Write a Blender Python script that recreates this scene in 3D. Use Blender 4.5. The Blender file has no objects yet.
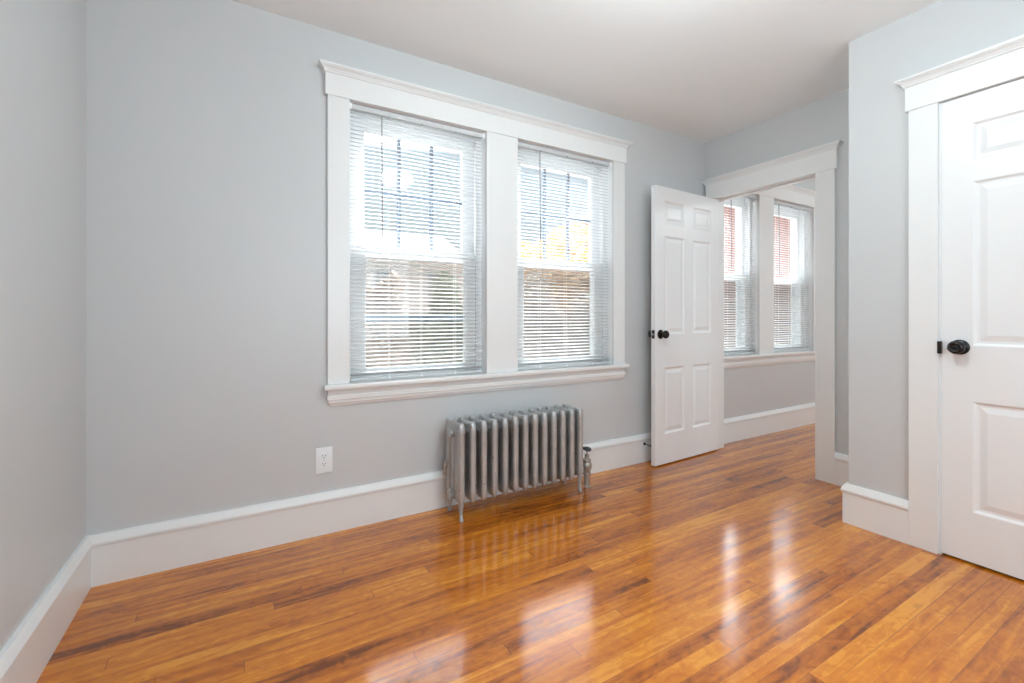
import bpy, bmesh, math, random
from mathutils import Vector, Matrix
C = bpy.context.scene
COL = C.collection
random.seed(7)

# ------------------------------------------------------------------ camera
EYE = 1.07
FPX, YAW, CY = 452.9, 30.41, 316.8
cam_d = bpy.data.cameras.new('camera')
cam = bpy.data.objects.new('camera', cam_d); COL.objects.link(cam)
cam.location = (0, 0, EYE)
cam.rotation_euler = (math.radians(90), 0, -math.radians(YAW))
cam_d.sensor_width = 36.0
cam_d.lens = FPX / 1024 * 36.0
cam_d.shift_y = -(341.5 - CY) / 1024
cam_d.clip_start = 0.02
C.camera = cam

# ------------------------------------------------------------------ colour management, world, lights
vs = C.view_settings
vs.view_transform = 'Standard'; vs.look = 'None'; vs.gamma = 1; vs.use_curve_mapping = False
vs.exposure = -0.28
C.cycles.use_denoising = True
C.cycles.max_bounces = 12; C.cycles.diffuse_bounces = 6; C.cycles.glossy_bounces = 4
C.cycles.transparent_max_bounces = 16
C.cycles.sample_clamp_indirect = 6.0
C.cycles.caustics_reflective = False; C.cycles.caustics_refractive = False

w = bpy.data.worlds.new('overcast_sky'); C.world = w; w.use_nodes = True
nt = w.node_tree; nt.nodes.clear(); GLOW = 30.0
def N(nt, t, **k):
    n = nt.nodes.new(t)
    for a, b in k.items(): setattr(n, a, b)
    return n
tc = N(nt, 'ShaderNodeTexCoord'); sx = N(nt, 'ShaderNodeSeparateXYZ')
nt.links.new(tc.outputs['Generated'], sx.inputs[0])
ramp = N(nt, 'ShaderNodeValToRGB')          # brightness with elevation (sine): dim near the horizon, bright overhead
ramp.color_ramp.interpolation = 'EASE'
els = [(0.0, (.26, .26, .255)), (.06, (.275, .285, .29)), (.32, (.285, .33, .365)), (.52, (.8, .84, .88)), (1, (.95, .97, 1))]
cr = ramp.color_ramp
cr.elements[0].position, cr.elements[0].color = els[0][0], (*els[0][1], 1)
cr.elements[1].position, cr.elements[1].color = els[-1][0], (*els[-1][1], 1)
for p, c in els[1:-1]:
    e = cr.elements.new(p); e.color = (*c, 1)
nt.links.new(sx.outputs['Z'], ramp.inputs[0])
nz = N(nt, 'ShaderNodeTexNoise'); nz.inputs['Scale'].default_value = 2.5; nz.inputs['Detail'].default_value = 4
nt.links.new(tc.outputs['Generated'], nz.inputs['Vector'])
mr = N(nt, 'ShaderNodeMapRange'); mr.inputs['To Min'].default_value = .88; mr.inputs['To Max'].default_value = .98
nt.links.new(nz.outputs['Fac'], mr.inputs['Value'])
vm = N(nt, 'ShaderNodeVectorMath', operation='SCALE')
nt.links.new(ramp.outputs['Color'], vm.inputs[0]); nt.links.new(mr.outputs['Result'], vm.inputs['Scale'])
# added sky glow high in front of the windows, to brighten their floor reflections
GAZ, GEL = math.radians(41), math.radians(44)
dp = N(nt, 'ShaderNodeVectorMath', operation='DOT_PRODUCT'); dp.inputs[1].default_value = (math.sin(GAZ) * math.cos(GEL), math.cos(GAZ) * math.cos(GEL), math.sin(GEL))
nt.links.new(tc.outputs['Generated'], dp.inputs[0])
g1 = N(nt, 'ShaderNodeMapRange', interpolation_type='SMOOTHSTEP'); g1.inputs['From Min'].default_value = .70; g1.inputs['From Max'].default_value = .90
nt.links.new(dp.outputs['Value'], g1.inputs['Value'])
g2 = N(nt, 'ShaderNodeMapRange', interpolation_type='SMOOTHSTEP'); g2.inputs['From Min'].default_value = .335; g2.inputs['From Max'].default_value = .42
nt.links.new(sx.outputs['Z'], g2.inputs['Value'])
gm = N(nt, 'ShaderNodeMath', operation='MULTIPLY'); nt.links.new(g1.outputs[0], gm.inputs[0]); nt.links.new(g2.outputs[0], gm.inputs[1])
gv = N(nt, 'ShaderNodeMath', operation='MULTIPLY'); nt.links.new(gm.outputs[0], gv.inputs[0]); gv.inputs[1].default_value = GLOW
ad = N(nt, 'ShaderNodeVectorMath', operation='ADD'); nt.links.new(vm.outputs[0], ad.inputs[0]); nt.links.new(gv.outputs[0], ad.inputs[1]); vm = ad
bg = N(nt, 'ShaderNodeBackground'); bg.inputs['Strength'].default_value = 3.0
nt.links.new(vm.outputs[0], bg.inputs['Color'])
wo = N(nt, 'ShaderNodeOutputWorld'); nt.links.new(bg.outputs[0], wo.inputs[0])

def area(name, loc, rot, sx_, sy_, power, col=(1, 1, 1)):
    l = bpy.data.lights.new(name, 'AREA'); l.shape = 'RECTANGLE'; l.size = sx_; l.size_y = sy_
    l.energy = power; l.color = col
    o = bpy.data.objects.new(name, l); COL.objects.link(o); o.location = loc; o.rotation_euler = rot
    return o
REAR = -1.15
# added fill lights for both rooms, set in rear windows made up for them
area('daylight_rear', (.95, REAR - .02, 1.45), (math.radians(90), 0, 0), 2.0, 1.35, 42, (.75, .90, 1))
area('daylight_next_room', (5.6, -.98, 1.45), (math.radians(90), 0, 0), 1.8, 1.35, 34, (.84, .94, 1))
LAMP = Vector((1.22, .85, 2.497))
FILL_LAMP = Vector((4.9, .8, 2.497))  # unseen lamp added to brighten the next room
LAMP_E = 101.0

# ------------------------------------------------------------------ dimensions (metres)
D, XL, XR, XC, YC, H = 2.406, -.549, 3.256, 2.703, 1.145, 2.497
XN = 3.36          # next-room face of the doorway wall
XE = 6.6           # next room's far side wall
WT = .20           # exterior wall thickness
DR_TOP, DC_TOP = 2.018, 2.035
DY0, DY1 = 1.564, 2.322      # doorway
CY1, CY0 = .780, .010        # closet opening
SILL, HEADZ = .735, 2.168
WIN = [(.451, 1.228), (1.442, 2.232), (3.46, 3.985), (4.209, 4.915)]

# ------------------------------------------------------------------ materials
def mat(name, col, rough=.5, metal=0, spec=.5, coat=0, coat_r=.1):
    m = bpy.data.materials.new(name); m.use_nodes = True
    b = m.node_tree.nodes['Principled BSDF']
    b.inputs['Base Color'].default_value = (*col, 1); b.inputs['Roughness'].default_value = rough
    b.inputs['Metallic'].default_value = metal; b.inputs['Specular IOR Level'].default_value = spec
    b.inputs['Coat Weight'].default_value = coat; b.inputs['Coat Roughness'].default_value = coat_r
    return m
def noise_tint(m, scale, c0, c1, bump=0, detail=4, bscale=None, p0=.3, p1=.7, stretch=None):
    nt = m.node_tree; b = nt.nodes['Principled BSDF']
    g = N(nt, 'ShaderNodeNewGeometry'); src = g.outputs['Position']
    if stretch:
        mp = N(nt, 'ShaderNodeMapping'); mp.inputs['Scale'].default_value = stretch
        nt.links.new(src, mp.inputs[0]); src = mp.outputs[0]
    n = N(nt, 'ShaderNodeTexNoise'); n.inputs['Scale'].default_value = scale; n.inputs['Detail'].default_value = detail
    nt.links.new(src, n.inputs['Vector'])
    r = N(nt, 'ShaderNodeValToRGB'); r.color_ramp.elements[0].color = (*c0, 1); r.color_ramp.elements[1].color = (*c1, 1)
    r.color_ramp.elements[0].position = p0; r.color_ramp.elements[1].position = p1
    nt.links.new(n.outputs['Fac'], r.inputs[0]); nt.links.new(r.outputs[0], b.inputs['Base Color'])
    if bump:
        n2 = N(nt, 'ShaderNodeTexNoise'); n2.inputs['Scale'].default_value = bscale or scale * 8
        nt.links.new(src, n2.inputs['Vector'])
        bp = N(nt, 'ShaderNodeBump'); bp.inputs['Strength'].default_value = bump; bp.inputs['Distance'].default_value = .002
        nt.links.new(n2.outputs['Fac'], bp.inputs['Height']); nt.links.new(bp.outputs[0], b.inputs['Normal'])
    return m
M = {}
M['wall'] = noise_tint(mat('grey_wall_paint', (.56, .57, .58), .36, spec=.45), 1.5, (.572, .582, .588), (.584, .594, .600), .12, bscale=90)
M['ceiling'] = noise_tint(mat('white_ceiling_paint', (.8, .8, .8), .8, spec=.2), 1.2, (.90, .935, .945), (.91, .945, .955), .1, bscale=70)
M['trim'] = noise_tint(mat('white_trim_paint', (.83, .82, .81), .28, spec=.5), 2.0, (.775, .782, .78), (.79, .797, .795), .05, bscale=40)
M['door'] = noise_tint(mat('white_door_paint', (.83, .82, .82), .32, spec=.45), 2.0, (.795, .80, .805), (.81, .815, .82), .10, bscale=35, stretch=(3, 3, .6))
M['sash'] = noise_tint(mat('white_sash_paint', (.85, .86, .87), .3), 2.0, (.91, .92, .93), (.92, .93, .94))
M['plastic'] = noise_tint(mat('white_outlet_plastic', (.82, .81, .80), .3), 3.0, (.80, .83, .85), (.82, .85, .87))
M['dark_slot'] = mat('dark_slot', (.02, .02, .02), .6)
M['black'] = noise_tint(mat('oil_rubbed_black_metal', (.018, .017, .018), .33, metal=.6, spec=.5), 60, (.012, .011, .012), (.03, .027, .027))
M['steel'] = noise_tint(mat('brushed_steel', (.6, .58, .55), .3, metal=1), 50, (.55, .53, .5), (.65, .63, .6))
M['rubber'] = noise_tint(mat('black_rubber', (.015, .015, .016), .45), 30, (.012, .012, .013), (.03, .03, .032))
M['storm'] = noise_tint(mat('grey_storm_aluminium', (.30, .34, .40), .4, metal=.3), 9, (.26, .30, .36), (.33, .37, .43))
M['muntin'] = noise_tint(mat('blue_grey_grille', (.13, .17, .23), .5), 9, (.17, .21, .27), (.20, .24, .30))

# blinds: white vinyl slats that let a little light through
def mk_blind():
    m = bpy.data.materials.new('white_vinyl_slats'); m.use_nodes = True; nt = m.node_tree
    b = nt.nodes['Principled BSDF']; b.inputs['Base Color'].default_value = (.86, .87, .87, 1); b.inputs['Roughness'].default_value = .4
    n = N(nt, 'ShaderNodeTexNoise'); n.inputs['Scale'].default_value = 5
    r = N(nt, 'ShaderNodeValToRGB'); r.color_ramp.elements[0].color = (.60, .615, .62, 1); r.color_ramp.elements[1].color = (.64, .655, .66, 1)
    nt.links.new(n.outputs[0], r.inputs[0]); nt.links.new(r.outputs[0], b.inputs['Base Color'])
    t = N(nt, 'ShaderNodeBsdfTranslucent'); t.inputs[0].default_value = (.85, .88, .9, 1)
    mx = N(nt, 'ShaderNodeMixShader'); mx.inputs[0].default_value = .03
    nt.links.new(b.outputs[0], mx.inputs[1]); nt.links.new(t.outputs[0], mx.inputs[2])
    nt.links.new(mx.outputs[0], nt.nodes['Material Output'].inputs[0]); return m
M['blind'] = mk_blind()
def mk_glass():
    m = bpy.data.materials.new('clear_window_glass'); m.use_nodes = True; nt = m.node_tree; nt.nodes.remove(nt.nodes['Principled BSDF'])
    ge = N(nt, 'ShaderNodeNewGeometry'); dt = N(nt, 'ShaderNodeVectorMath', operation='DOT_PRODUCT')
    nt.links.new(ge.outputs['Normal'], dt.inputs[0]); nt.links.new(ge.outputs['Incoming'], dt.inputs[1])
    ab = N(nt, 'ShaderNodeMath', operation='ABSOLUTE'); nt.links.new(dt.outputs['Value'], ab.inputs[0])
    om = N(nt, 'ShaderNodeMath', operation='SUBTRACT'); om.inputs[0].default_value = 1; nt.links.new(ab.outputs[0], om.inputs[1])
    pw = N(nt, 'ShaderNodeMath', operation='POWER'); nt.links.new(om.outputs[0], pw.inputs[0]); pw.inputs[1].default_value = 5
    f = N(nt, 'ShaderNodeMath', operation='MULTIPLY_ADD'); nt.links.new(pw.outputs[0], f.inputs[0]); f.inputs[1].default_value = .96; f.inputs[2].default_value = .04
    t = N(nt, 'ShaderNodeBsdfTransparent'); t.inputs[0].default_value = (.93, .96, .97, 1)
    g = N(nt, 'ShaderNodeBsdfGlossy'); g.inputs['Roughness'].default_value = .02
    mx = N(nt, 'ShaderNodeMixShader'); nt.links.new(f.outputs[0], mx.inputs[0])
    nt.links.new(t.outputs[0], mx.inputs[1]); nt.links.new(g.outputs[0], mx.inputs[2])
    nt.links.new(mx.outputs[0], nt.nodes['Material Output'].inputs[0]); return m
M['glass'] = mk_glass()
def mk_screen():     # insect mesh finer than a pixel: part open, part grey fibre
    m = bpy.data.materials.new('grey_insect_mesh'); m.use_nodes = True; nt = m.node_tree; b = nt.nodes['Principled BSDF']
    b.inputs['Base Color'].default_value = (.22, .195, .175, 1); b.inputs['Roughness'].default_value = .7
    t = N(nt, 'ShaderNodeBsdfTransparent'); mx = N(nt, 'ShaderNodeMixShader'); mx.inputs[0].default_value = .50
    nt.links.new(t.outputs[0], mx.inputs[1]); nt.links.new(b.outputs[0], mx.inputs[2])
    nt.links.new(mx.outputs[0], nt.nodes['Material Output'].inputs[0]); return m
M['screen'] = mk_screen()
def emis(name, col, s):
    m = bpy.data.materials.new(name); m.use_nodes = True; b = m.node_tree.nodes['Principled BSDF']
    b.inputs['Base Color'].default_value = (.9, .9, .88, 1); b.inputs['Emission Color'].default_value = (*col, 1)
    b.inputs['Emission Strength'].default_value = s; return m
M['lamp_glass'] = emis('lit_frosted_glass', (.825, .955, .985), LAMP_E)

def mk_floor():
    m = bpy.data.materials.new('varnished_strip_floor'); m.use_nodes = True; nt = m.node_tree; L = nt.links
    b = nt.nodes['Principled BSDF']
    g = N(nt, 'ShaderNodeNewGeometry'); s = N(nt, 'ShaderNodeSeparateXYZ'); L.new(g.outputs['Position'], s.inputs[0])
    def mth(op, a, bb=None, c=None):
        n = N(nt, 'ShaderNodeMath', operation=op)
        for i, v in enumerate((a, bb, c)):
            if v is None: continue
            if isinstance(v, (int, float)): n.inputs[i].default_value = v
            else: L.new(v, n.inputs[i])
        return n.outputs[0]
    def comb(x, y, z=0):
        n = N(nt, 'ShaderNodeCombineXYZ')
        for i, v in enumerate((x, y, z)):
            if isinstance(v, (int, float)): n.inputs[i].default_value = v
            else: L.new(v, n.inputs[i])
        return n.outputs[0]
    def wn(v):
        n = N(nt, 'ShaderNodeTexWhiteNoise', noise_dimensions='3D'); L.new(v, n.inputs['Vector']); return n
    W = .0572
    vy = mth('DIVIDE', mth('ADD', s.outputs['Y'], 7.0), W)
    row = mth('FLOOR', vy); fy = mth('FRACT', vy)
    rr = wn(comb(row, 3.1)); rr2 = wn(comb(row, 9.7))
    ln = mth('MULTIPLY_ADD', rr2.outputs['Value'], 1.1, .9)
    ux = mth('DIVIDE', mth('MULTIPLY_ADD', rr.outputs['Value'], 9.0, mth('ADD', s.outputs['X'], 12.0)), ln)
    colm = mth('FLOOR', ux); fx = mth('FRACT', ux)
    cell = wn(comb(row, colm, 1.7)); cell2 = wn(comb(row, colm, 5.3))
    # board tone
    r = N(nt, 'ShaderNodeValToRGB'); cr = r.color_ramp
    cr.elements[0].position = 0; cr.elements[0].color = (.150, .034, .002, 1)
    cr.elements[1].position = 1; cr.elements[1].color = (.68, .265, .026, 1)
    for p, c in ((.18, (.285, .070, .004)), (.5, (.47, .133, .006)), (.8, (.575, .185, .010))):
        e = cr.elements.new(p); e.color = (*c, 1)
    # streaky + blotchy figure, shifted per board
    off = mth('MULTIPLY', cell2.outputs['Value'], 37.0)
    v1 = comb(mth('MULTIPLY', s.outputs['X'], 1.6), mth('MULTIPLY_ADD', s.outputs['Y'], 22.0, off), off)
    n1 = N(nt, 'ShaderNodeTexNoise'); n1.inputs['Scale'].default_value = 1.3; n1.inputs['Detail'].default_value = 6; n1.inputs['Distortion'].default_value = .8
    L.new(v1, n1.inputs['Vector'])
    v2 = comb(mth('MULTIPLY', s.outputs['X'], 14.0), mth('MULTIPLY_ADD', s.outputs['Y'], 26.0, off), off)
    n2 = N(nt, 'ShaderNodeTexNoise'); n2.inputs['Scale'].default_value = 1.0; n2.inputs['Detail'].default_value = 3; n2.inputs['Distortion'].default_value = 1.6
    L.new(v2, n2.inputs['Vector'])
    v3 = comb(mth('MULTIPLY', s.outputs['X'], .9), mth('MULTIPLY', s.outputs['Y'], 2.5), 0)
    n3 = N(nt, 'ShaderNodeTexNoise'); n3.inputs['Scale'].default_value = 1.2; n3.inputs['Detail'].default_value = 2
    L.new(v3, n3.inputs['Vector'])
    a = mth('MULTIPLY_ADD', mth('SUBTRACT', n1.outputs['Fac'], .5), 1.7, mth('MULTIPLY_ADD', cell.outputs['Value'], .55, .27))
    a = mth('MULTIPLY_ADD', mth('SUBTRACT', n2.outputs['Fac'], .5), .8, a)
    a = mth('MULTIPLY_ADD', mth('SUBTRACT', n3.outputs['Fac'], .5), .5, a)
    L.new(a, r.inputs[0])
    # seams
    ey = mth('MINIMUM', fy, mth('SUBTRACT', 1.0, fy)); sy = mth('LESS_THAN', ey, .016)
    ex = mth('MULTIPLY', mth('MINIMUM', fx, mth('SUBTRACT', 1.0, fx)), ln); sx_ = mth('LESS_THAN', ex, .0011)
    ns = N(nt, 'ShaderNodeTexNoise'); ns.inputs['Scale'].default_value = 1.1; L.new(comb(s.outputs['X'], row), ns.inputs['Vector'])
    gate = N(nt, 'ShaderNodeMapRange'); gate.inputs['From Min'].default_value = .42; gate.inputs['From Max'].default_value = .62
    gate.inputs['To Min'].default_value = .2; gate.inputs['To Max'].default_value = .9; L.new(ns.outputs['Fac'], gate.inputs['Value'])
    seam = mth('MAXIMUM', mth('MULTIPLY', sy, gate.outputs['Result']), mth('MULTIPLY', sx_, .75))
    mx = N(nt, 'ShaderNodeMixRGB'); mx.inputs['Color2'].default_value = (.10, .030, .008, 1)
    L.new(seam, mx.inputs['Fac']); L.new(r.outputs[0], mx.inputs['Color1']); L.new(mx.outputs[0], b.inputs['Base Color'])
    # knots / worn dark marks
    kn = N(nt, 'ShaderNodeTexVoronoi'); kn.inputs['Scale'].default_value = 1.6
    L.new(comb(s.outputs['X'], mth('MULTIPLY', s.outputs['Y'], 2.2), 4.0), kn.inputs['Vector'])
    kr = N(nt, 'ShaderNodeMapRange'); kr.inputs['From Min'].default_value = .015; kr.inputs['From Max'].default_value = .06
    kr.inputs['To Min'].default_value = .6; kr.inputs['To Max'].default_value = 0; L.new(kn.outputs['Distance'], kr.inputs['Value'])
    mk = N(nt, 'ShaderNodeMixRGB'); mk.inputs['Color2'].default_value = (.13, .04, .01, 1)
    L.new(kr.outputs['Result'], mk.inputs['Fac']); L.new(mx.outputs[0], mk.inputs['Color1']); L.new(mk.outputs[0], b.inputs['Base Color'])
    b.inputs['Roughness'].default_value = .35; b.inputs['Specular IOR Level'].default_value = .1
    b.inputs['Coat Weight'].default_value = 1.0; b.inputs['Coat IOR'].default_value = 1.52
    rz = N(nt, 'ShaderNodeMapRange'); rz.inputs['To Min'].default_value = .10; rz.inputs['To Max'].default_value = .16
    L.new(n2.outputs['Fac'], rz.inputs['Value']); L.new(rz.outputs['Result'], b.inputs['Coat Roughness'])
    hgt = mth('ADD', mth('MULTIPLY', seam, -1.0), mth('MULTIPLY', n1.outputs['Fac'], .25))
    # each board cupped a touch and tilted
    cup = mth('MULTIPLY', mth('MULTIPLY', fy, mth('SUBTRACT', 1.0, fy)), 1.2)
    tilt = mth('MULTIPLY', mth('SUBTRACT', cell2.outputs['Value'], .5), fy)
    hgt = mth('ADD', hgt, mth('ADD', cup, mth('MULTIPLY', tilt, 1.0)))
    bp = N(nt, 'ShaderNodeBump'); bp.inputs['Strength'].default_value = .35; bp.inputs['Distance'].default_value = .0009
    L.new(hgt, bp.inputs['Height']); L.new(bp.outputs[0], b.inputs['Coat Normal']); L.new(bp.outputs[0], b.inputs['Normal'])
    return m
M['floor'] = mk_floor()

def mk_radiator():
    m = noise_tint(mat('aged_silver_radiator_paint', (.5, .48, .46), .32, metal=.45), 9, (.40, .405, .405), (.52, .525, .525), .5, bscale=120)
    nt = m.node_tree; L = nt.links; b = nt.nodes['Principled BSDF']
    base = b.inputs['Base Color'].links[0].from_socket
    g = N(nt, 'ShaderNodeNewGeometry'); n = N(nt, 'ShaderNodeTexNoise'); n.inputs['Scale'].default_value = 55; n.inputs['Detail'].default_value = 3
    L.new(g.outputs['Position'], n.inputs['Vector'])
    r = N(nt, 'ShaderNodeMapRange'); r.inputs['From Min'].default_value = .685; r.inputs['From Max'].default_value = .72
    L.new(n.outputs['Fac'], r.inputs['Value'])
    mx = N(nt, 'ShaderNodeMixRGB'); mx.inputs['Color2'].default_value = (.14, .06, .03, 1)
    L.new(r.outputs['Result'], mx.inputs['Fac']); L.new(base, mx.inputs['Color1']); L.new(mx.outputs[0], b.inputs['Base Color'])
    return m
M['radiator'] = mk_radiator()
M['bronze'] = noise_tint(mat('worn_brass_and_paint', (.42, .38, .33), .4, metal=.5), 60, (.30, .24, .18), (.55, .53, .5))

# ------------------------------------------------------------------ mesh helpers
class MB:
    def __init__(s): s.bm = bmesh.new()
    def box(s, x0, x1, y0, y1, z0, z1, bev=0, fr=None):
        xs = sorted((x0, x1)); ys = sorted((y0, y1)); zs = sorted((z0, z1))
        f = fr or (lambda a, b, c: (a, b, c))
        v = [s.bm.verts.new(f(x, y, z)) for z in zs for y in ys for x in xs]
        q = [(0, 2, 3, 1), (4, 5, 7, 6), (0, 1, 5, 4), (2, 6, 7, 3), (1, 3, 7, 5), (0, 4, 6, 2)]
        fs = [s.bm.faces.new([v[i] for i in a]) for a in q]
        if bev:
            ed = list({e for fa in fs for e in fa.edges})
            bmesh.ops.bevel(s.bm, geom=ed, offset=bev, segments=2, affect='EDGES', profile=.6)
        return s
    def rings(s, rings, closed=True, cap=True):
        vr = [[s.bm.verts.new(p) for p in r] for r in rings]
        n = len(vr[0])
        for a, b in zip(vr, vr[1:]):
            for i in range(n if closed else n - 1):
                j = (i + 1) % n
                s.bm.faces.new((a[i], a[j], b[j], b[i]))
        if cap:
            for r in (vr[0], vr[-1]):
                try: s.bm.faces.new(r)
                except ValueError: pass
        return s
    def tube(s, pts, rad, seg=10, sc=None):
        P = [Vector(p) for p in pts]; rs = rad if isinstance(rad, (list, tuple)) else [rad] * len(P)
        out = []; prev = None
        for i, p in enumerate(P):
            d = (P[min(i + 1, len(P) - 1)] - P[max(i - 1, 0)]).normalized()
            if prev is None:
                u = d.cross(Vector((0, 0, 1)));
                if u.length < .05: u = d.cross(Vector((0, 1, 0)))
                u.normalize()
            else:
                u = (prev - d * prev.dot(d)).normalized()
            prev = u; v = d.cross(u)
            out.append([p + (u * math.cos(t) + v * math.sin(t)) * rs[i] for t in [2 * math.pi * k / seg for k in range(seg)]])
        return s.rings(out)
    def lathe(s, c, axis, prof, seg=24, sc=(1, 1)):   # prof: (radius, offset along axis)
        c = Vector(c); a = Vector(axis).normalized()
        u = a.cross(Vector((0, 0, 1)))
        if u.length < .05: u = Vector((1, 0, 0))
        u.normalize(); v = a.cross(u)
        return s.rings([[c + a * h + (u * math.cos(t) * sc[0] + v * math.sin(t) * sc[1]) * max(r, 1e-4)
                         for t in [2 * math.pi * k / seg for k in range(seg)]] for r, h in prof])
    def loft(s, prof, u0, u1, o0, fr, closed=True):   # ring of rect: ends flare with n.  prof (n,z)
        out = []
        for n, z in prof:
            e = n - o0
            out.append([fr(u0 - e, 0, z), fr(u0 - e, n, z), fr(u1 + e, n, z), fr(u1 + e, 0, z)])
        return s.rings(out)
    def extr(s, prof, u0, u1, fr, m0=0, m1=0):        # profile (n,z) along u with mitres
        return s.rings([[fr(u0 + m0 * n, n, z) for n, z in prof], [fr(u1 + m1 * n, n, z) for n, z in prof]])
    def build(s, name, material, parent=None, smooth=False, kind=None):
        bmesh.ops.remove_doubles(s.bm, verts=s.bm.verts, dist=1e-6)
        bmesh.ops.recalc_face_normals(s.bm, faces=s.bm.faces)
        me = bpy.data.meshes.new(name); s.bm.to_mesh(me); s.bm.free()
        me.materials.append(material)
        o = bpy.data.objects.new(name, me); COL.objects.link(o)
        if smooth:
            for p in me.polygons: p.use_smooth = True
            me.set_sharp_from_angle(angle=math.radians(38))
        if parent: o.parent = parent; o.matrix_parent_inverse = parent.matrix_world.inverted() if False else Matrix.Translation(-Vector(parent.location))
        if kind: o['kind'] = kind
        return o
def root(name, loc=(0, 0, 0), label=None, cat=None, group=None, kind=None):
    o = bpy.data.objects.new(name, None); COL.objects.link(o); o.location = loc; o.empty_display_size = .1
    return tag(o, label, cat, group, kind)
def tag(o, label=None, cat=None, group=None, kind=None):
    if label: o['label'] = label
    if cat: o['category'] = cat
    if group: o['group'] = group
    if kind: o['kind'] = kind
    return o
def copy_tree(o, parent=None):
    c = o.copy(); COL.objects.link(c)
    if parent: c.parent = parent
    for ch in list(o.children): copy_tree(ch, c)
    return c
# frames: (u along the wall, n out of the wall, z)
F_back = lambda u, n, z: (u, D - n, z)
F_left = lambda u, n, z: (XL + n, u, z)
F_door = lambda u, n, z: (XR - n, u, z)
F_clos = lambda u, n, z: (XC - n, u, z)
F_next = lambda u, n, z: (XN + n, u, z)

# ------------------------------------------------------------------ shell
def wall_x(name, y0, y1, x0, x1, holes, z1=H, label=None):      # wall running along x with openings (xa, xb, za, zb)
    m = MB(); xs = x0
    for xa, xb, za, zb in sorted(holes):
        m.box(xs, xa, y0, y1, 0, z1)
        if za > 0: m.box(xa, xb, y0, y1, 0, za)
        m.box(xa, xb, y0, y1, zb, z1); xs = xb
    m.box(xs, x1, y0, y1, 0, z1)
    return tag(m.build(name, M['wall']), label, 'wall', kind='structure')
def wall_y(name, x0, x1, y0, y1, holes, z1=H, label=None):
    m = MB(); ys = y0
    for ya, yb, za, zb in sorted(holes):
        m.box(x0, x1, ys, ya, 0, z1)
        if za > 0: m.box(x0, x1, ya, yb, 0, za)
        m.box(x0, x1, ya, yb, zb, z1); ys = yb
    m.box(x0, x1, ys, y1, 0, z1)
    return tag(m.build(name, M['wall']), label, 'wall', kind='structure')
floor = MB().box(XL - .2, XE + .2, -1.6, D + WT, -.08, 0).build('floor', M['floor'], kind='structure')
tag(floor, 'glossy orange-brown varnished hardwood strip floor', 'floor')
tag(MB().box(XL - .2, XE + .2, -1.6, D + WT, H, H + .1).build('ceiling', M['ceiling'], kind='structure'), 'smooth white ceiling', 'ceiling')
wall_x('wall_back', D, D + WT, XL - .2, XE + .2, [(a - .011, b + .011, SILL - .04, HEADZ + .003) for a, b in WIN], label='light grey wall holding the windows')
wall_y('wall_left', XL - .2, XL, -1.6, D, [], label='light grey wall at the left edge')
wall_y('wall_closet', XC, XC + .10, REAR, YC, [(CY0 - .017, CY1 + .025, 0, DC_TOP + .017)], label='pale grey wall holding the closed closet door')
wall_x('wall_closet_return', YC - .10, YC, XC + .10, XR, [], label='short grey wall turning the closet corner')
wall_y('wall_doorway', XR, XN, -1.6, D, [(DY0 - .017, DY1 + .017, 0, DR_TOP + .017)], label='grey wall holding the open doorway')
wall_x('wall_rear', REAR - .15, REAR, XL, XR, [(-.05, 1.95, .78, 2.13)], label='grey wall behind the viewer')
wall_x('wall_next_room_rear', -1.15, -1.0, XN, XE, [(4.7, 6.5, .78, 2.13)], label='grey rear wall of the next room')
wall_y('wall_next_room_side', XE, XE + .15, -1.15, D, [], label='grey side wall of the next room')

# ------------------------------------------------------------------ baseboards
BP = [(0, 0), (.020, 0), (.020, .160), (.0265, .1635), (.0265, .174), (.020, .188), (.012, .202), (0, .202)]
def baseboard(name, label, pieces):
    m = MB()
    for u0, u1, fr, a, b in pieces: m.extr(BP, u0, u1, fr, a, b)
    return tag(m.build(name, M['trim']), label, 'baseboard', kind='structure')
baseboard('baseboard_back', 'tall white baseboard under the windows and behind the radiator', [(XL, XR, F_back, 1, -1)])
baseboard('baseboard_left', 'tall white baseboard along the left wall', [(REAR, D, F_left, 0, -1)])
Fret = lambda u, n, z: (u, YC + n, z)
baseboard('baseboard_closet', 'tall white baseboard beside the closet door casing', [(.892, YC, F_clos, 0, 1), (XC, XR, Fret, -1, -1)])
baseboard('baseboard_doorway', 'short white baseboard right of the doorway casing', [(YC, 1.449, F_door, 1, 0)])
baseboard('baseboard_next_room', 'white baseboard under the windows of the next room', [(XN, XE, F_back, 1, -1)])

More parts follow.
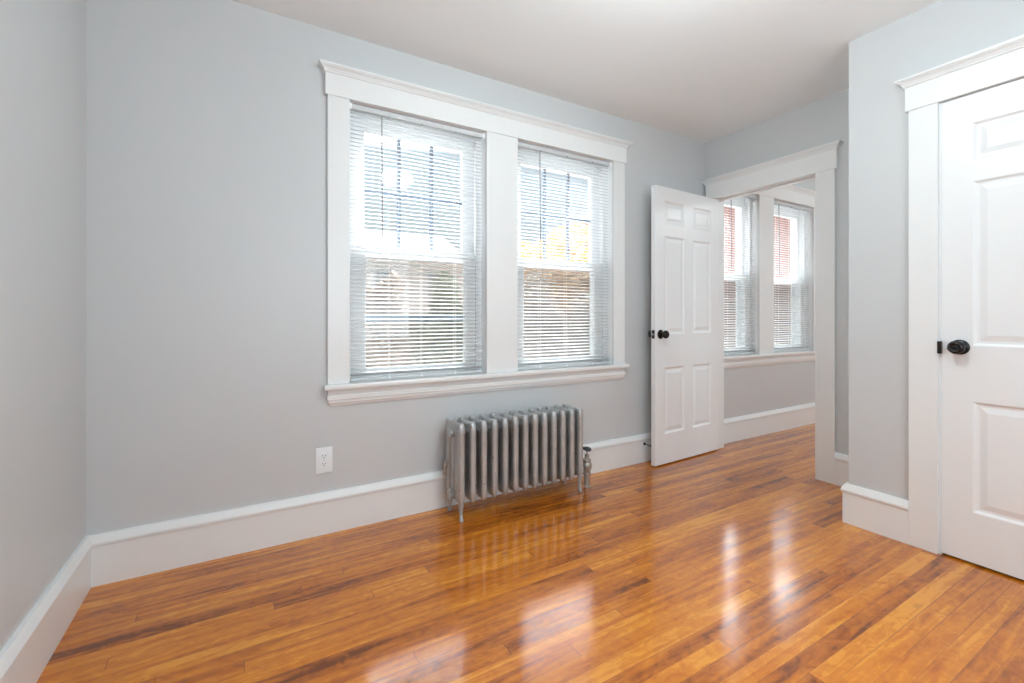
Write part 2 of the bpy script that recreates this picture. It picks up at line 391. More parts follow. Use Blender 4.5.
# ------------------------------------------------------------------ casings
CAP = [(.024, 0), (.027, .0005), (.031, .003), (.031, .008), (.034, .010), (.037, .016), (.043, .022), (.050, .026), (.050, .029), (.055, .031), (.056, .038), (.0, .038)]
def head(par, u0, u1, z0, z1, fr, mat_=None):
    m = MB().box(u0, u1, 0, .025, z0, z1, .0012, fr); m.build('head_board', M['trim'], par)
    m = MB().loft([(n, z1 - .003 + z) for n, z in CAP], u0, u1, .025, fr); m.build('cap_moulding', M['trim'], par)
def casing(par, u0, u1, z0, z1, fr, name='side_casing'):
    MB().box(u0, u1, 0, .020, z0, z1, .0015, fr).build(name, M['trim'], par)
AP = [(.0, 0), (.019, 0), (.019, .030), (.0235, .033), (.0235, .052), (.018, .055), (.0165, .068), (.011, .074), (.008, .083), (.0, .083)]
def window_trim(name, label, left, right, openings, ext, fr=F_back):
    r = root(name, (left, D, SILL), label, 'window trim', kind='structure')
    head(r, left - .012, right + .012, HEADZ, 2.278, fr)
    xs = [left] + [v for o in openings for v in o] + [right]
    for i in range(0, len(xs), 2):
        casing(r, xs[i], xs[i + 1], SILL, HEADZ, fr, 'side_casing' if i in (0, len(xs) - 2) else 'centre_casing')
    m = MB(); m.box(left - ext, right + ext, -.0, .050, SILL - .026, SILL, .008, fr)
    for a, b in openings: m.box(a + .001, b - .001, -.13, .012, SILL - .026, SILL, 0, fr)
    m.build('window_stool', M['trim'], r, True)
    prof = [(n, SILL - .026 - z) for n, z in AP[1:-1]]
    mm = MB(); mm.loft([(n, z) for n, z in prof], left + .002, right - .002, .019, fr); mm.build('apron', M['trim'], r)
    return r
window_trim('trim_1', 'white moulded frame around the two windows above the radiator', .347, 2.337, WIN[:2], .019)
window_trim('trim_2', 'white moulded frame around the windows seen through the doorway', XN + .012, 5.02, WIN[2:], -.006)

def door_trim(name, label, y_lo, y_hi, top, out_lo, out_hi, fr, loc, header_lo, header_hi, depth, ztop, reveal=0):
    r = root(name, loc, label, 'door trim', kind='structure')
    head(r, header_lo, header_hi, top, ztop, fr)
    casing(r, out_lo, y_lo, 0, top, fr); casing(r, y_hi, out_hi, 0, top, fr)
    for nm, a, b in (('side_jamb', y_lo - .018, y_lo), ('side_jamb', y_hi - reveal, y_hi + .012)):
        MB().box(a, b, -depth, .001, 0, top + .0, 0, fr).build(nm, M['trim'], r)
    MB().box(y_lo - .018, y_hi + .018, -depth, .001, top, top + .018, 0, fr).build('head_jamb', M['trim'], r)
    return r
t3 = door_trim('trim_3', 'white doorway casing with wide head board and flared cap', DY0, DY1, DR_TOP, 1.449, 2.385, F_door, (XR, 1.94, 0), 1.437, 2.386, XN - XR, 2.142)
# next-room side of the doorway and its stops, strike plate
MB().box(DY1, DY1 + .06, 0, .018, 0, DR_TOP, 0, F_next).build('side_casing', M['trim'], t3)
MB().box(DY0 - .11, DY0, 0, .018, 0, DR_TOP, 0, F_next).build('side_casing', M['trim'], t3)
MB().box(DY0 - .11, DY1 + .06, 0, .018, DR_TOP, DR_TOP + .11, 0, F_next).build('head_board', M['trim'], t3)
MB().box(DY0, DY0 + .011, -.075, -.038, 0, DR_TOP, 0, F_door).build('door_stop_bead', M['trim'], t3)
MB().box(DY0, DY1, -.075, -.038, DR_TOP - .011, DR_TOP, 0, F_door).build('door_stop_bead', M['trim'], t3)
tag(MB().box(DY0 - .001, DY0 + .003, -.032, .0015, .925, .985, 0, F_door).build('strike_plate', M['black'], t3), 'black metal strike plate')
t4 = door_trim('trim_4', 'white closet door casing with wide head board and flared cap', CY0, CY1 + .008, DC_TOP, -.10, .892, F_clos, (XC, .4, 0), -.112, .904, .10, 2.148, .008)
tag(MB().box(CY1 - .0035, CY1 + .0105, -.004, .0215, .905, .960, .003, F_clos).build('strike_plate', M['black'], t4), 'black metal strike plate')
MB().box(CY1 - .014, CY1 - .002, -.075, -.045, 0, DC_TOP, 0, F_clos).build('door_stop_bead', M['trim'], t4)

# ------------------------------------------------------------------ windows
def window(i, a, b, label, storm_rail=False):
    r = root('window_%d' % i, ((a + b) / 2, D + .1, SILL), label, 'window', kind='structure')
    fr = F_back
    # jamb box lining the opening
    for u0, u1 in ((a - .012, a), (b, b + .012)): MB().box(u0, u1, -WT, -.0005, SILL - .026, HEADZ, 0, fr).build('side_jamb', M['sash'], r)
    MB().box(a, b, -WT, -.0005, HEADZ - .001, HEADZ + .003, 0, fr).build('head_jamb', M['sash'], r)
    MB().box(a, b, -WT - .03, -.13, SILL - .05, SILL - .012, 0, fr).build('outer_sill', M['sash'], r)
    for u0, u1 in ((a, a + .034), (b - .034, b)):
        m = MB(); m.box(u0, u1, -.068, -.055, SILL, HEADZ - .012, 0, fr); m.build('stop_bead', M['sash'], r)
    mid = 1.425
    def sash(nm, n0, n1, z0, z1, st, top, bot, grid):
        u0, u1 = a + .022, b - .022
        m = MB(); m.box(u0, u0 + st, n1, n0, z0, z1, .002, fr); m.box(u1 - st, u1, n1, n0, z0, z1, .002, fr)
        m.box(u0 + st, u1 - st, n1, n0, z0, z0 + bot, .002, fr); m.box(u0 + st, u1 - st, n1, n0, z1 - top, z1, .002, fr)
        s = m.build(nm, M['sash'], r)
        g0, g1, y0, y1 = u0 + st, u1 - st, z0 + bot, z1 - top
        nm_ = (n0 + n1) / 2
        gl = MB().box(g0, g1, nm_ - .002, nm_ + .002, y0, y1, 0, fr).build('glass_pane', M['glass'], r)
        if grid:
            m = MB()
            for k in (1, 2): x = g0 + (g1 - g0) * k / 3; m.box(x - .009, x + .009, nm_ - .010, nm_ + .010, y0, y1, 0, fr)
            zz = (y0 + y1) / 2; m.box(g0, g1, nm_ - .0105, nm_ + .0105, zz - .010, zz + .010, 0, fr)
            m.build('muntin_grid', M['muntin'], r)
        return s
    sash('upper_sash', -.108, -.140, mid - .018, HEADZ - .003, .078 if i < 3 else .050, .099, .040, i < 3)
    sash('lower_sash', -.070, -.102, SILL + .002, mid + .022, .078 if i < 3 else .050, .040, .058, False)
    tag(MB().box((a + b) / 2 - .03, (a + b) / 2 + .03, -.100, -.076, mid + .022, mid + .034, .003, fr).build('sash_lock', M['steel'], r), 'small steel sash lock')
    # storm frame outside with insect screen below
    m = MB()
    for u0, u1 in ((a, a + .05), (b - .05, b)): m.box(u0, u1, -.185, -.165, SILL, HEADZ - .012, 0, fr)
    m.box(a, b, -.185, -.165, HEADZ - .06, HEADZ - .012, 0, fr); m.box(a, b, -.185, -.165, SILL - .01, SILL + .04, 0, fr); m.box(a, b, -.185, -.165, mid - .02, mid + .015, 0, fr)
    m.build('storm_frame', M['sash'], r)
    if storm_rail: tag(MB().box(a + .05, b - .05, -.190, -.175, 1.045, 1.078, .003, fr).build('storm_rail', M['storm'], r), 'grey metal storm window rail')
    MB().box(a + .05, b - .05, -.1765, -.1755, SILL + .04, mid - .02, 0, fr).build('insect_screen', M['screen'], r)
    return r
window(1, *WIN[0], 'left window above the radiator, six-light upper sash', True)
window(2, *WIN[1], 'right window above the radiator, autumn tree outside it')
window(3, *WIN[2], 'narrow window next to the open door, seen through the doorway')
window(4, *WIN[3], 'window at the right side of the doorway view, brick building outside')

# ------------------------------------------------------------------ blinds
def blind(a, b, label, wand_u, wand_bot, ladders, clips, tilt=12):
    NB = -.024        # distance behind the wall face to the slat centre line
    r = root('window_blind', ((a + b) / 2, D - NB, HEADZ - .02), label, 'blind', 'white slatted blinds hung in the windows')
    fr = F_back; a += .009; b -= .009
    MB().box(a, b, NB - .014, NB + .016, HEADZ - .032, HEADZ - .005, .002, fr).build('headrail', M['blind'], r)
    for u in (a - .006, b - .004): MB().box(u, u + .012, NB - .018, NB + .021, HEADZ - .036, HEADZ - .004, .003, fr).build('mounting_bracket', M['sash'], r)
    m = MB(); pitch = .0213; z = HEADZ - .046; tl = math.radians(tilt); wdt = .0126; levels = []
    while z > SILL + .050: levels.append((z, tl)); z -= pitch
    levels += [(SILL + .044, math.radians(7)), (SILL + .037, math.radians(5)), (SILL + .031, math.radians(4))]
    for z, t in levels:
        pr = []
        jit = random.uniform(-.0006, .0006); t += random.uniform(-.02, .02)
        for k in range(5):
            q = -1 + k / 2
            pr.append((NB + q * wdt * math.cos(t), z + jit - q * wdt * math.sin(t) + .0030 * (1 - q * q)))
        up = pr; lo = [(n, zz - .0007) for n, zz in reversed(pr)]
        m.rings([[fr(a + .004, n, zz) for n, zz in up + lo], [fr(b - .004, n, zz) for n, zz in up + lo]])
    m.build('slats', M['blind'], r, True)
    MB().box(a + .003, b - .003, NB - .013, NB + .013, SILL + .004, SILL + .019, .004, fr).build('bottom_rail', M['blind'], r, True)
    for u in ladders:
        m = MB()
        for n in (NB - .0135, NB + .0135): m.tube([fr(u, n, HEADZ - .04), fr(u, n, SILL + .012)], .0007, 6)
        m.build('ladder_cord', M['sash'], r)
        MB().box(u - .006, u + .006, NB - .016, NB + .0165, SILL + .003, SILL + .020, .002, fr).build('cord_button', M['plastic'], r)
    for u in clips:
        m = MB(); m.box(u - .004, u + .004, NB + .014, NB + .019, HEADZ - .039, HEADZ - .030, 0, fr)
        m.build('rail_clip', M['storm'], r)
    m = MB(); m.tube([fr(wand_u, NB + .012, HEADZ - .030), fr(wand_u, NB + .022, HEADZ - .048)], .0018, 8)
    m.build('tilt_hook', M['steel'], r)
    m = MB(); m.tube([fr(wand_u, NB + .022, HEADZ - .044), fr(wand_u + .003, NB + .026, wand_bot)], .0036, 6)
    m.build('tilt_wand', M['wand'], r, True)
    return r
M['wand'] = noise_tint(mat('clear_grey_wand_plastic', (.32, .32, .34), .4), 20, (.28, .28, .30), (.34, .34, .36))
blind(*WIN[0], 'white slatted blind in the left window above the radiator', .617, 1.47, (.66, .84, 1.04), (.66, .84, 1.04))
blind(*WIN[1], 'white slatted blind in the right window above the radiator', 1.62, 1.44, (1.63, 1.84, 2.06), (1.63, 1.84, 2.06))
blind(*WIN[2], 'white slatted blind beside the open door, seen through the doorway', 3.60, 1.50, (3.56, 3.86), (3.56, 3.86), 18)
blind(*WIN[3], 'white slatted blind at the right of the doorway view', 4.33, 1.47, (4.34, 4.56, 4.79), (4.34, 4.56, 4.79), 18)

# ------------------------------------------------------------------ doors
LW, LT = .765, .035
PANU = [(.100, .335), (.430, .665)]
PANZ = [(.225, .705), (.945, 1.655), (1.742, 1.908)]
def door_leaf(height, fr, u_knob_side=True):
    """u from knob edge 0..LW, v = 0 visible face to LT, z"""
    m = MB(); us = [0, .100, .335, .430, .665, LW]; zs = [.010, .225, .705, .945, 1.655, 1.742, 1.908, height]
    for side in (0, 1):
        sg = 1 if side == 0 else -1
        base = 0 if side == 0 else LT
        P = lambda u, d, z: fr(u, base + sg * d, z)
        for i in range(5):
            for j in range(7):
                u0, u1, z0, z1 = us[i], us[i + 1], zs[j], zs[j + 1]
                if i in (1, 3) and j in (1, 3, 5):
                    rs = []
                    for ins, dp in ((0, 0), (.004, .0015), (.011, .0085), (.017, .0095), (.022, .0095), (.045, .0035), (.048, .0035)):
                        rs.append([P(u0 + ins, dp, z0 + ins), P(u1 - ins, dp, z0 + ins), P(u1 - ins, dp, z1 - ins), P(u0 + ins, dp, z1 - ins)])
                    vr = [[m.bm.verts.new(p) for p in q] for q in rs]
                    for A, B in zip(vr, vr[1:]):
                        for k in range(4): m.bm.faces.new((A[k], A[(k + 1) % 4], B[(k + 1) % 4], B[k]))
                    m.bm.faces.new(vr[-1])
                else:
                    m.bm.faces.new([m.bm.verts.new(p) for p in (P(u0, 0, z0), P(u1, 0, z0), P(u1, 0, z1), P(u0, 0, z1))])
    for k in range(7):
        for u in (0, LW): m.bm.faces.new([m.bm.verts.new(p) for p in (fr(u, 0, zs[k]), fr(u, LT, zs[k]), fr(u, LT, zs[k + 1]), fr(u, 0, zs[k + 1]))])
    for k in range(5):
        for z in (zs[0], height): m.bm.faces.new([m.bm.verts.new(p) for p in (fr(us[k], 0, z), fr(us[k + 1], 0, z), fr(us[k + 1], LT, z), fr(us[k], LT, z))])
    return m
def knob(par, c, axis, label='round black door knob'):
    r = MB().lathe(c, axis, [(0, 0), (.033, 0), (.033, .004), (.030, .007), (.022, .009), (.015, .012), (0, .012)], 32).build('rosette', M['black'], par, True)
    kn = MB().lathe(c, axis, [(0, .010), (.012, .010), (.011, .026), (.014, .030), (.023, .035), (.0285, .042), (.0290, .049), (.0262, .056), (.020, .0605), (.018, .0612), (.0165, .0598), (.010, .0590), (.009, .0602), (.005, .0615), (0, .0618)], 32).build('knob', M['black'], par, True)
    tag(kn, label)
    return kn
# door_1: open leaf, hinged at the doorway's window side, swung back against the window wall
P0 = Vector((2.500, 2.254, 0)); P1 = Vector((3.268, 2.2925, 0)); dv = (P1 - P0).normalized(); nv = Vector((-dv.y, dv.x, 0))   # nv points to the window wall
F_open = lambda u, v, z: tuple(P0 + dv * u + nv * v + Vector((0, 0, z)))
d1 = root('door_1', (3.268, 2.30, 0), 'white six-panel door standing open against the window wall', 'door', kind='structure')
door_leaf(2.007, F_open).build('leaf', M['door'], d1)
kc = Vector(F_open(.056, 0, .945)); knob(d1, kc, -nv)
kc = Vector(F_open(.056, LT, .945)); knob(d1, kc, nv)
lp = MB().box(-.0012, .002, .005, .030, .915, .975, .001, F_open).build('latch_plate', M['black'], d1)
tag(MB().box(-.009, -.001, .012, .023, .938, .952, .002, F_open).build('latch_bolt', M['steel'], d1), 'steel latch bolt')
for z in (.25, 1.78):
    m = MB(); m.tube([F_open(LW + .006, LT + .001, z - .045), F_open(LW + .006, LT + .001, z + .045)], .006, 10); m.build('hinge', M['trim'], d1)
# door_2: closed closet leaf
F_cl = lambda u, v, z: (XC - .003 + v, CY1 - .0012 - u, z)
d2 = root('door_2', (XC + .015, .4, 0), 'closed white six-panel closet door at the right edge', 'door', kind='structure')
door_leaf(2.0315, F_cl).build('leaf', M['door'], d2)
knob(d2, F_cl(.060, 0, .937), (-1, 0, 0))
tag(MB().box(-.001, .0025, .004, .030, .905, .960, .001, F_cl).build('latch_plate', M['steel'], d2), 'steel latch plate')

# closet interior behind the closed door
wall_y('wall_closet_inside', XR - .02, XR - .005, REAR, YC - .1, [], label='dark inner wall of the closet')

# ------------------------------------------------------------------ door stop
ds = root('door_stop', (2.532, D - .021, .135), 'small black rod door stop on the baseboard behind the open door', 'door stop')
MB().lathe((2.532, D - .0205, .135), (0, -1, 0), [(0, 0), (.011, 0), (.011, .003), (.007, .006), (0, .006)], 16).build('base_disc', M['black'], ds, True)
m = MB(); m.tube([(2.532, D - .024, .135), (2.534, D - .078, .133)], .0035, 8); m.build('rod', M['black'], ds, True)
MB().lathe((2.534, D - .078, .133), (0, -1, 0), [(0, 0), (.0065, 0), (.0075, .006), (.0065, .012), (0, .013)], 12).build('rubber_tip', M['rubber'], ds, True)

# ------------------------------------------------------------------ wall outlet
ox, oz = .332, .361
ot = root('wall_outlet', (ox, D, oz), 'white double socket plate on the grey wall left of the radiator', 'outlet')
MB().box(ox - .039, ox + .039, 0, .006, oz - .063, oz + .063, .0025, F_back).build('cover_plate', M['plastic'], ot, True)
for dz in (.0195, -.0195):
    m = MB(); seg = 28
    ring = []
    for k in range(seg):
        t = 2 * math.pi * k / seg; ring.append((ox + .0165 * math.cos(t), oz + dz + max(-.0118, min(.0118, .0165 * math.sin(t)))))
    m.rings([[F_back(u, n, z) for u, z in ring] for n in (.004, .0085)]); f = m.build('socket_face', M['plastic'], ot)
    m = MB()
    m.box(ox - .0078, ox - .0054, .0080, .0088, oz + dz + .0005, oz + dz + .0085, 0, F_back)
    m.box(ox + .0054, ox + .0078, .0080, .0088, oz + dz + .0015, oz + dz + .0085, 0, F_back)
    m.lathe(F_back(ox, .0080, oz + dz - .0060), (0, -1, 0), [(0, 0), (.0027, 0), (.0027, .0008), (0, .0008)], 12)
    s = m.build('slots', M['dark_slot'], f); s.matrix_parent_inverse = Matrix.Identity(4); s.location = -Vector(ot.location) if False else (0, 0, 0)
m = MB(); m.lathe(F_back(ox, .0055, oz), (0, -1, 0), [(0, 0), (.0035, 0), (.0030, .0015), (0, .0017)], 14); m.build('screw', M['steel'], ot)

# ------------------------------------------------------------------ radiator
RX0, RS, NSEC, YF, YB, ZT = .972, .0660, 13, 2.172, 2.345, .510
rad = root('radiator', (RX0 + 6 * RS, 2.26, 0), 'old silver-painted cast iron column radiator under the windows', 'radiator')
COLS = [2.187, 2.234, 2.282, 2.331]
def section(x, end, zb=.082):
    m = MB()
    # four vertical columns: the outer two heavier, bottoms tapering to a point
    for i, y in enumerate(COLS):
        outer = i in (0, 3)
        rx, ry = (.0180, .0215) if outer else (.0105, .0205)
        zs = [(.15, zb), (.45, zb + .004), (.8, zb + .016), (1, zb + .040), (1, .20), (1, .40), (1, .455), (1.02, .485), (.98, .499), (.84, .508), (.45, ZT)] if outer else \
             [(.4, .084), (.8, .095), (1, .12), (1, .30), (1, .44), (.8, .470)]
        rings = []
        for s_, z in zs:
            yy = y + (.004 if i == 0 and z > .49 else (-.004 if i == 3 and z > .49 else 0))
            rings.append([(x + rx * s_ * math.copysign(abs(math.cos(t)) ** .7, math.cos(t)), yy + ry * s_ * math.copysign(abs(math.sin(t)) ** .7, math.sin(t)), z) for t in [2 * math.pi * k / 14 for k in range(14)]])
        m.rings(rings)
    # top and bottom headers joining the columns
    def header(z, hz, hx, y0, y1, arch):
        rings = []
        for k in range(9):
            q = k / 8; y = y0 + (y1 - y0) * q; dz = -arch * math.sin(math.pi * q)
            rings.append([(x + hx * math.cos(t), y, z + dz + hz * math.sin(t)) for t in [2 * math.pi * j / 12 for j in range(12)]])
        m.rings(rings)
    header(.478, .0300, .0180, COLS[0] - .010, COLS[2] + .010, .0)
    header(.458, .026, .0140, COLS[0], COLS[3], .0)
    header(.116, .026, .0105, COLS[0], COLS[3], .0)
    # nipples that join neighbouring sections
    for z in (.445, .112):
        m.tube([(x - RS / 2 - .001, 2.262, z), (x + RS / 2 + .001, 2.262, z)], .021, 14)
    return m
for i in range(NSEC):
    x = RX0 + i * RS
    end = i in (0, NSEC - 1)
    s = section(x, end).build('section', M['radiator'], rad, True)
    if end:
        for y in (COLS[0], COLS[3]):
            sg = -1 if y == COLS[0] else 1
            pts, rr = [], []
            for z, o, r_ in ((.12, 0, .0165), (.085, 0, .0155), (.055, -.002, .0115), (.030, .0, .0085), (.016, .003, .0095), (.006, .006, .0120), (.0, .006, .0115)):
                pts.append((x, y + sg * (o + .002), z)); rr.append(r_)
            m = MB(); m.tube(pts, rr, 14); m.build('leg', M['radiator'], rad, True)
# plugs and cast ornament on the left end section, air vent at the back
xe = RX0 - .010
for z in (.452, .112):
    m = MB(); m.lathe((xe, 2.290 if z > .3 else 2.285, z), (-1, 0, 0), [(0, 0), (.030, 0), (.030, .008), (.026, .013), (.015, .014), (.015, .020), (.013, .022), (0, .022)], 20)
    m.build('end_plug', M['radiator'], rad, True)
m = MB(); m.tube([(xe + .006, 2.338, .245), (xe - .012, 2.338, .245)], .006, 10)
m.lathe((xe - .012, 2.340, .200), (0, 0, 1), [(0, 0), (.010, 0), (.0125, .006), (.0125, .062), (.009, .070), (.004, .073), (0, .074)], 18)
tag(m.build('air_vent', M['bronze'], rad, True), 'small brass air vent')
# supply valve on the right
vx, vy = 1.856, 2.228
m = MB(); m.tube([(RX0 + 12 * RS + .01, 2.262, .112), (vx - .025, 2.240, .118), (vx, vy, .120)], .017, 14)
m.build('union_pipe', M['bronze'], rad, True)
m = MB(); m.lathe((vx, vy, 0), (0, 0, 1), [(0, 0), (.026, 0), (.026, .004), (.018, .006), (.0175, .072), (.024, .074), (.024, .088), (.020, .090), (.022, .098), (.029, .115), (.031, .130), (.029, .145), (.024, .154), (.026, .157), (.024, .172), (.015, .176), (.012, .182), (.014, .188), (.014, .198), (.008, .203), (.005, .206), (.005, .232), (0, .232)], 20)
v = m.build('supply_valve', M['bronze'], rad, True)
m = MB(); m.lathe((vx, vy, .226), (.12, -.10, 1), [(0, 0), (.012, 0), (.026, .003), (.030, .009), (.027, .016), (.014, .020), (0, .0205)], 24, sc=(1.12, .95))
h = m.build('valve_handle', M['rubber'], rad, True); tag(h, 'black oval valve handle')

# ------------------------------------------------------------------ ceiling lamps (above the frame; the next room's is added)
M['lamp_glass_dim'] = emis('dimly_lit_frosted_glass', (.825, .955, .985), LAMP_E * .55)
def ceiling_lamp(c, label, gm='lamp_glass'):
    r = root('ceiling_lamp', c, label, 'ceiling light', 'round ceiling lights')
    MB().lathe(c, (0, 0, -1), [(0, 0), (.070, 0), (.072, .010), (.060, .022), (.030, .030), (.030, .070), (0, .070)], 36).build('base_ring', M['steel'], r, True)
    MB().lathe(c, (0, 0, -1), [(0, .055), (.06, .058), (.11, .075), (.14, .105), (.145, .135), (.13, .170), (.095, .200), (.05, .214), (0, .218)], 36).build('glass_dome', M[gm], r, True)
    return r
ceiling_lamp(LAMP, 'round lit ceiling light in the middle of the empty room')
ceiling_lamp(FILL_LAMP, 'round lit ceiling light in the next room', 'lamp_glass_dim')
# unseen rear windows, added to hold the fill lights
for n, (x0, x1, y) in enumerate(((-.05, 1.95, REAR), (4.7, 6.5, -1.0))):
    r = root('window_%d' % (5 + n), ((x0 + x1) / 2, y - .08, .78), 'window in the rear wall behind the viewer' if n == 0 else 'window in the rear wall of the next room', 'window', kind='structure')
    m = MB()
    for u in (x0, (x0 + x1) / 2 - .04, x1 - .08): m.box(u, u + .08, y - .12, y - .06, .78, 2.13)
    m.box(x0, x1, y - .12, y - .06, .78, .86); m.box(x0, x1, y - .12, y - .06, 2.06, 2.13); m.box(x0, x1, y - .12, y - .06, 1.42, 1.47)
    m.build('window_frame', M['sash'], r)

# ------------------------------------------------------------------ outside
G = -1.1
M['lawn'] = noise_tint(mat('lawn', (.15, .2, .08), .9), 1.2, (.22, .22, .12), (.34, .30, .22), .3)
M['asphalt'] = noise_tint(mat('pale_driveway', (.3, .28, .27), .9), 2, (.36, .33, .31), (.42, .39, .37))
tag(MB().box(-30, 60, D + WT + .3, 70, G - .2, G).build('ground', M['asphalt'], kind='structure'), 'pale ground outside the windows', 'ground')
def leaf_mat(name, c0, c1): return noise_tint(mat(name, c0, .7), 3.0, c0, c1, 0)
M['leaf_orange'] = leaf_mat('orange_autumn_leaves', (.60, .38, .18), (.74, .54, .32))
M['leaf_green'] = leaf_mat('green_leaves', (.20, .23, .13), (.36, .38, .25))
M['leaf_tan'] = leaf_mat('brownish_leaves', (.42, .31, .24), (.56, .43, .34))
M['leaf_grey'] = leaf_mat('dull_tan_leaves', (.42, .36, .30), (.55, .48, .42))
M['bark'] = noise_tint(mat('grey_bark', (.18, .14, .11), .9), 8, (.13, .10, .08), (.25, .2, .16))
def foliage(center, rx, ry, rz, n, size, seed):
    rg = random.Random(seed); m = MB(); bm = m.bm
    for _ in range(n):
        while True:
            p = Vector((rg.uniform(-1, 1), rg.uniform(-1, 1), rg.uniform(-1, 1)))
            if .25 < p.length < 1: break
        p = p * (.80 + .25 * math.sin(p.x * 5 + seed) * math.cos(p.z * 4))
        c = Vector(center) + Vector((p.x * rx, p.y * ry, p.z * rz))
        u = Vector((rg.gauss(0, 1), rg.gauss(0, 1), rg.gauss(0, 1))).normalized(); v = u.cross(Vector((rg.gauss(0, 1), rg.gauss(0, 1), rg.gauss(0, 1)))).normalized()
        s = size * rg.uniform(.6, 1.3)
        bm.faces.new([bm.verts.new(c + u * a * s + v * b * s * .6) for a, b in ((-1, 0), (0, -1), (1, 0), (0, 1))])
    return m
def tree(name, x, y, h, rx, rz, leaf, label, cat, n=2600, size=.10, seed=1, trunk=.12):
    r = root(name, (x, y, G), label, cat)
    m = MB(); top = h - rz
    m.tube([(x, y, G), (x + .05, y, G + (top - G) * .6), (x - .05, y, top + rz * .2)], [trunk, trunk * .8, trunk * .4], 10)
    for k in range(5):
        t = k * 1.26; m.tube([(x, y, top - rz * .5), (x + math.cos(t) * rx * .5, y + math.sin(t) * rx * .5, top + rz * .2)], [trunk * .5, trunk * .15], 6)
    m.build('trunk', M['bark'], r, True)
    f = foliage((x, y, top), rx, rx, rz, n, size, seed).build('foliage', leaf, r); return r
tree('autumn_tree', 9.4, 13.2, 4.6, 3.0, 2.6, M['leaf_orange'], 'orange autumn tree outside the right window above the radiator', 'tree', 7000, .13, 3)
tree('russet_shrub', 2.15, 9.0, 2.2, .78, 1.6, M['leaf_tan'], 'russet shrub at the left of the left window view', 'shrub', 5000, .07, 8, .04)
tree('green_shrub', 3.75, 9.2, 2.1, .78, 1.6, M['leaf_green'], 'green shrub outside the left window above the radiator', 'shrub', 5000, .07, 5, .04)
tree('orange_shrub', 4.95, 9.3, 1.2, .40, .8, M['leaf_orange'], 'small orange shrub at the right of the left window view', 'shrub', 1500, .06, 11, .03)
tree('tan_shrub', 6.2, 9.2, 2.2, .8, 1.6, M['leaf_grey'], 'dull tan shrub at the left of the right window view', 'shrub', 5000, .07, 12, .04)
tree('tan_shrub', 7.9, 9.2, 2.2, .8, 1.6, M['leaf_grey'], 'dull tan shrub at the right of the right window view', 'shrub', 5000, .07, 15, .04)

def siding(name, c, groove, board, horizontal=True):
    m = mat(name, c, .8); nt = m.node_tree; b = nt.nodes['Principled BSDF']; L = nt.links
    g = N(nt, 'ShaderNodeNewGeometry'); s = N(nt, 'ShaderNodeSeparateXYZ'); L.new(g.outputs['Position'], s.inputs[0])
    f = N(nt, 'ShaderNodeMath', operation='DIVIDE'); L.new(s.outputs['Z' if horizontal else 'X'], f.inputs[0]); f.inputs[1].default_value = board
    fr = N(nt, 'ShaderNodeMath', operation='FRACT'); L.new(f.outputs[0], fr.inputs[0])
    lt = N(nt, 'ShaderNodeMath', operation='LESS_THAN'); L.new(fr.outputs[0], lt.inputs[0]); lt.inputs[1].default_value = .12
    mx = N(nt, 'ShaderNodeMixRGB'); mx.inputs['Color1'].default_value = (*c, 1); mx.inputs['Color2'].default_value = (*groove, 1)
    L.new(lt.outputs[0], mx.inputs['Fac']); L.new(mx.outputs[0], b.inputs['Base Color']); return m
M['siding'] = siding('white_clapboard', (.82, .81, .80), (.55, .54, .54), .14)
M['fence'] = siding('weathered_fence_boards', (.50, .43, .38), (.30, .24, .2), .14, False)
M['roof'] = noise_tint(mat('grey_shingles', (.25, .24, .24), .9), 6, (.2, .19, .19), (.32, .31, .3))
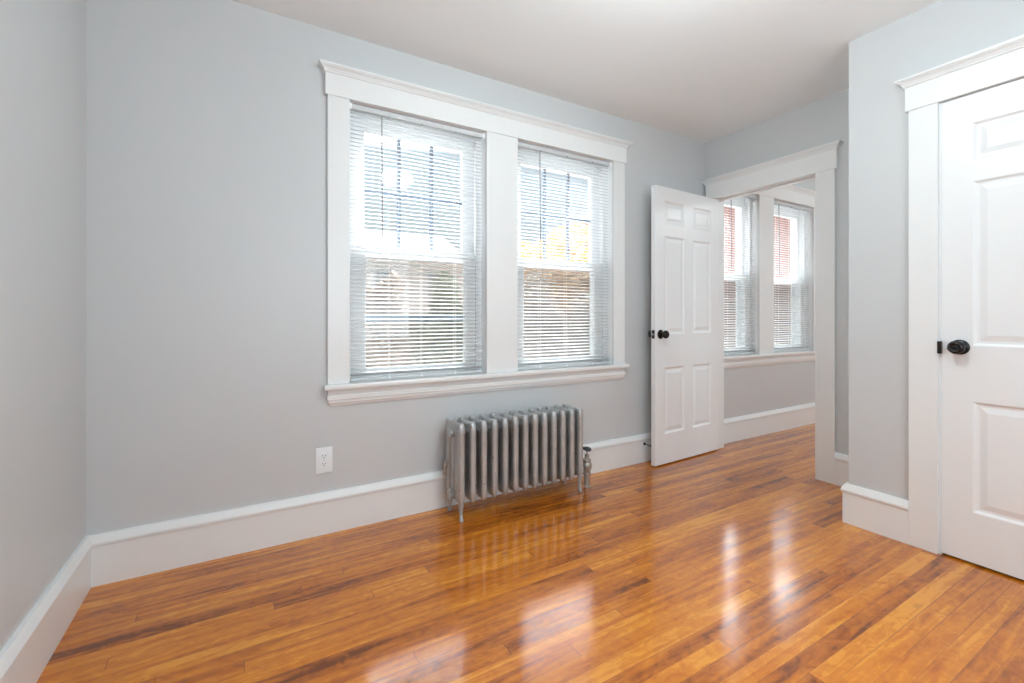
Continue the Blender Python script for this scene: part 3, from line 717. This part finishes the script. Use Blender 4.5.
def mk_brick():
    m = mat('red_brick', (.5, .2, .15), .85); nt = m.node_tree; b = nt.nodes['Principled BSDF']; L = nt.links
    g = N(nt, 'ShaderNodeNewGeometry'); s = N(nt, 'ShaderNodeSeparateXYZ'); L.new(g.outputs['Position'], s.inputs[0])
    a = N(nt, 'ShaderNodeMath', operation='ADD'); L.new(s.outputs['X'], a.inputs[0]); L.new(s.outputs['Y'], a.inputs[1])
    c = N(nt, 'ShaderNodeCombineXYZ'); L.new(a.outputs[0], c.inputs[0]); L.new(s.outputs['Z'], c.inputs[1])
    t = N(nt, 'ShaderNodeTexBrick'); t.inputs['Scale'].default_value = 1; t.inputs['Brick Width'].default_value = .24; t.inputs['Row Height'].default_value = .085
    t.inputs['Mortar Size'].default_value = .008; t.inputs['Color1'].default_value = (.50, .22, .18, 1); t.inputs['Color2'].default_value = (.38, .16, .135, 1); t.inputs['Mortar'].default_value = (.55, .48, .45, 1)
    L.new(c.outputs[0], t.inputs[0]); L.new(t.outputs[0], b.inputs['Base Color']); return m
M['brick'] = mk_brick()
# white house across the way
hx0, hx1, hy, hz = 1.5, 9.0, 20.0, 3.6
hs = root('white_house', ((hx0 + hx1) / 2, hy, G), 'white clapboard house with grey roof beyond the left window', 'house')
MB().box(hx0, hx1, hy, hy + 7, G, hz).build('clapboard_walls', M['siding'], hs)
m = MB(); m.rings([[(hx0 - .3, hy - .3, hz), (hx0 - .3, hy + 3.5, hz + 1.9), (hx0 - .3, hy + 7.3, hz)], [(hx1 + .3, hy - .3, hz), (hx1 + .3, hy + 3.5, hz + 1.9), (hx1 + .3, hy + 7.3, hz)]]); m.build('roof', M['roof'], hs)
for x in (2.6, 5.2, 7.6):
    wf = MB().box(x - .45, x + .45, hy - .05, hy, 1.9, 3.2).build('house_window', M['sash'], hs)
    MB().box(x - .37, x + .37, hy - .06, hy - .04, 1.98, 3.12).build('pane', M['storm'], hs)
# wooden fence
fn = root('wooden_fence', (8, 10.8, G), 'weathered wooden board fence outside the windows', 'fence')
MB().box(-2, 12.5, 10.8, 10.86, G, .95).build('fence_boards', M['fence'], fn)
for k in range(7): MB().box(-1.9 + k * 2.35, -1.78 + k * 2.35, 10.70, 10.80, G, 1.05).build('fence_post', M['fence'], fn)
# brick building beyond the next room
bk = root('brick_building', (18, 10, G), 'red brick building outside the next room\'s windows', 'building')
MB().box(13.0, 30.0, 9.0, 17.0, G, 5.3).build('brick_walls', M['brick'], bk)
MB().box(12.85, 30.15, 8.85, 17.15, 5.3, 5.5).build('parapet', M['siding'], bk)
for x in (25.5, 28.0):
    wf = MB().box(x - .5, x + .5, 8.93, 9.0, 1.6, 3.3).build('building_window', M['sash'], bk)
    MB().box(x - .4, x + .4, 8.91, 8.94, 1.7, 3.2).build('pane', M['storm'], bk)
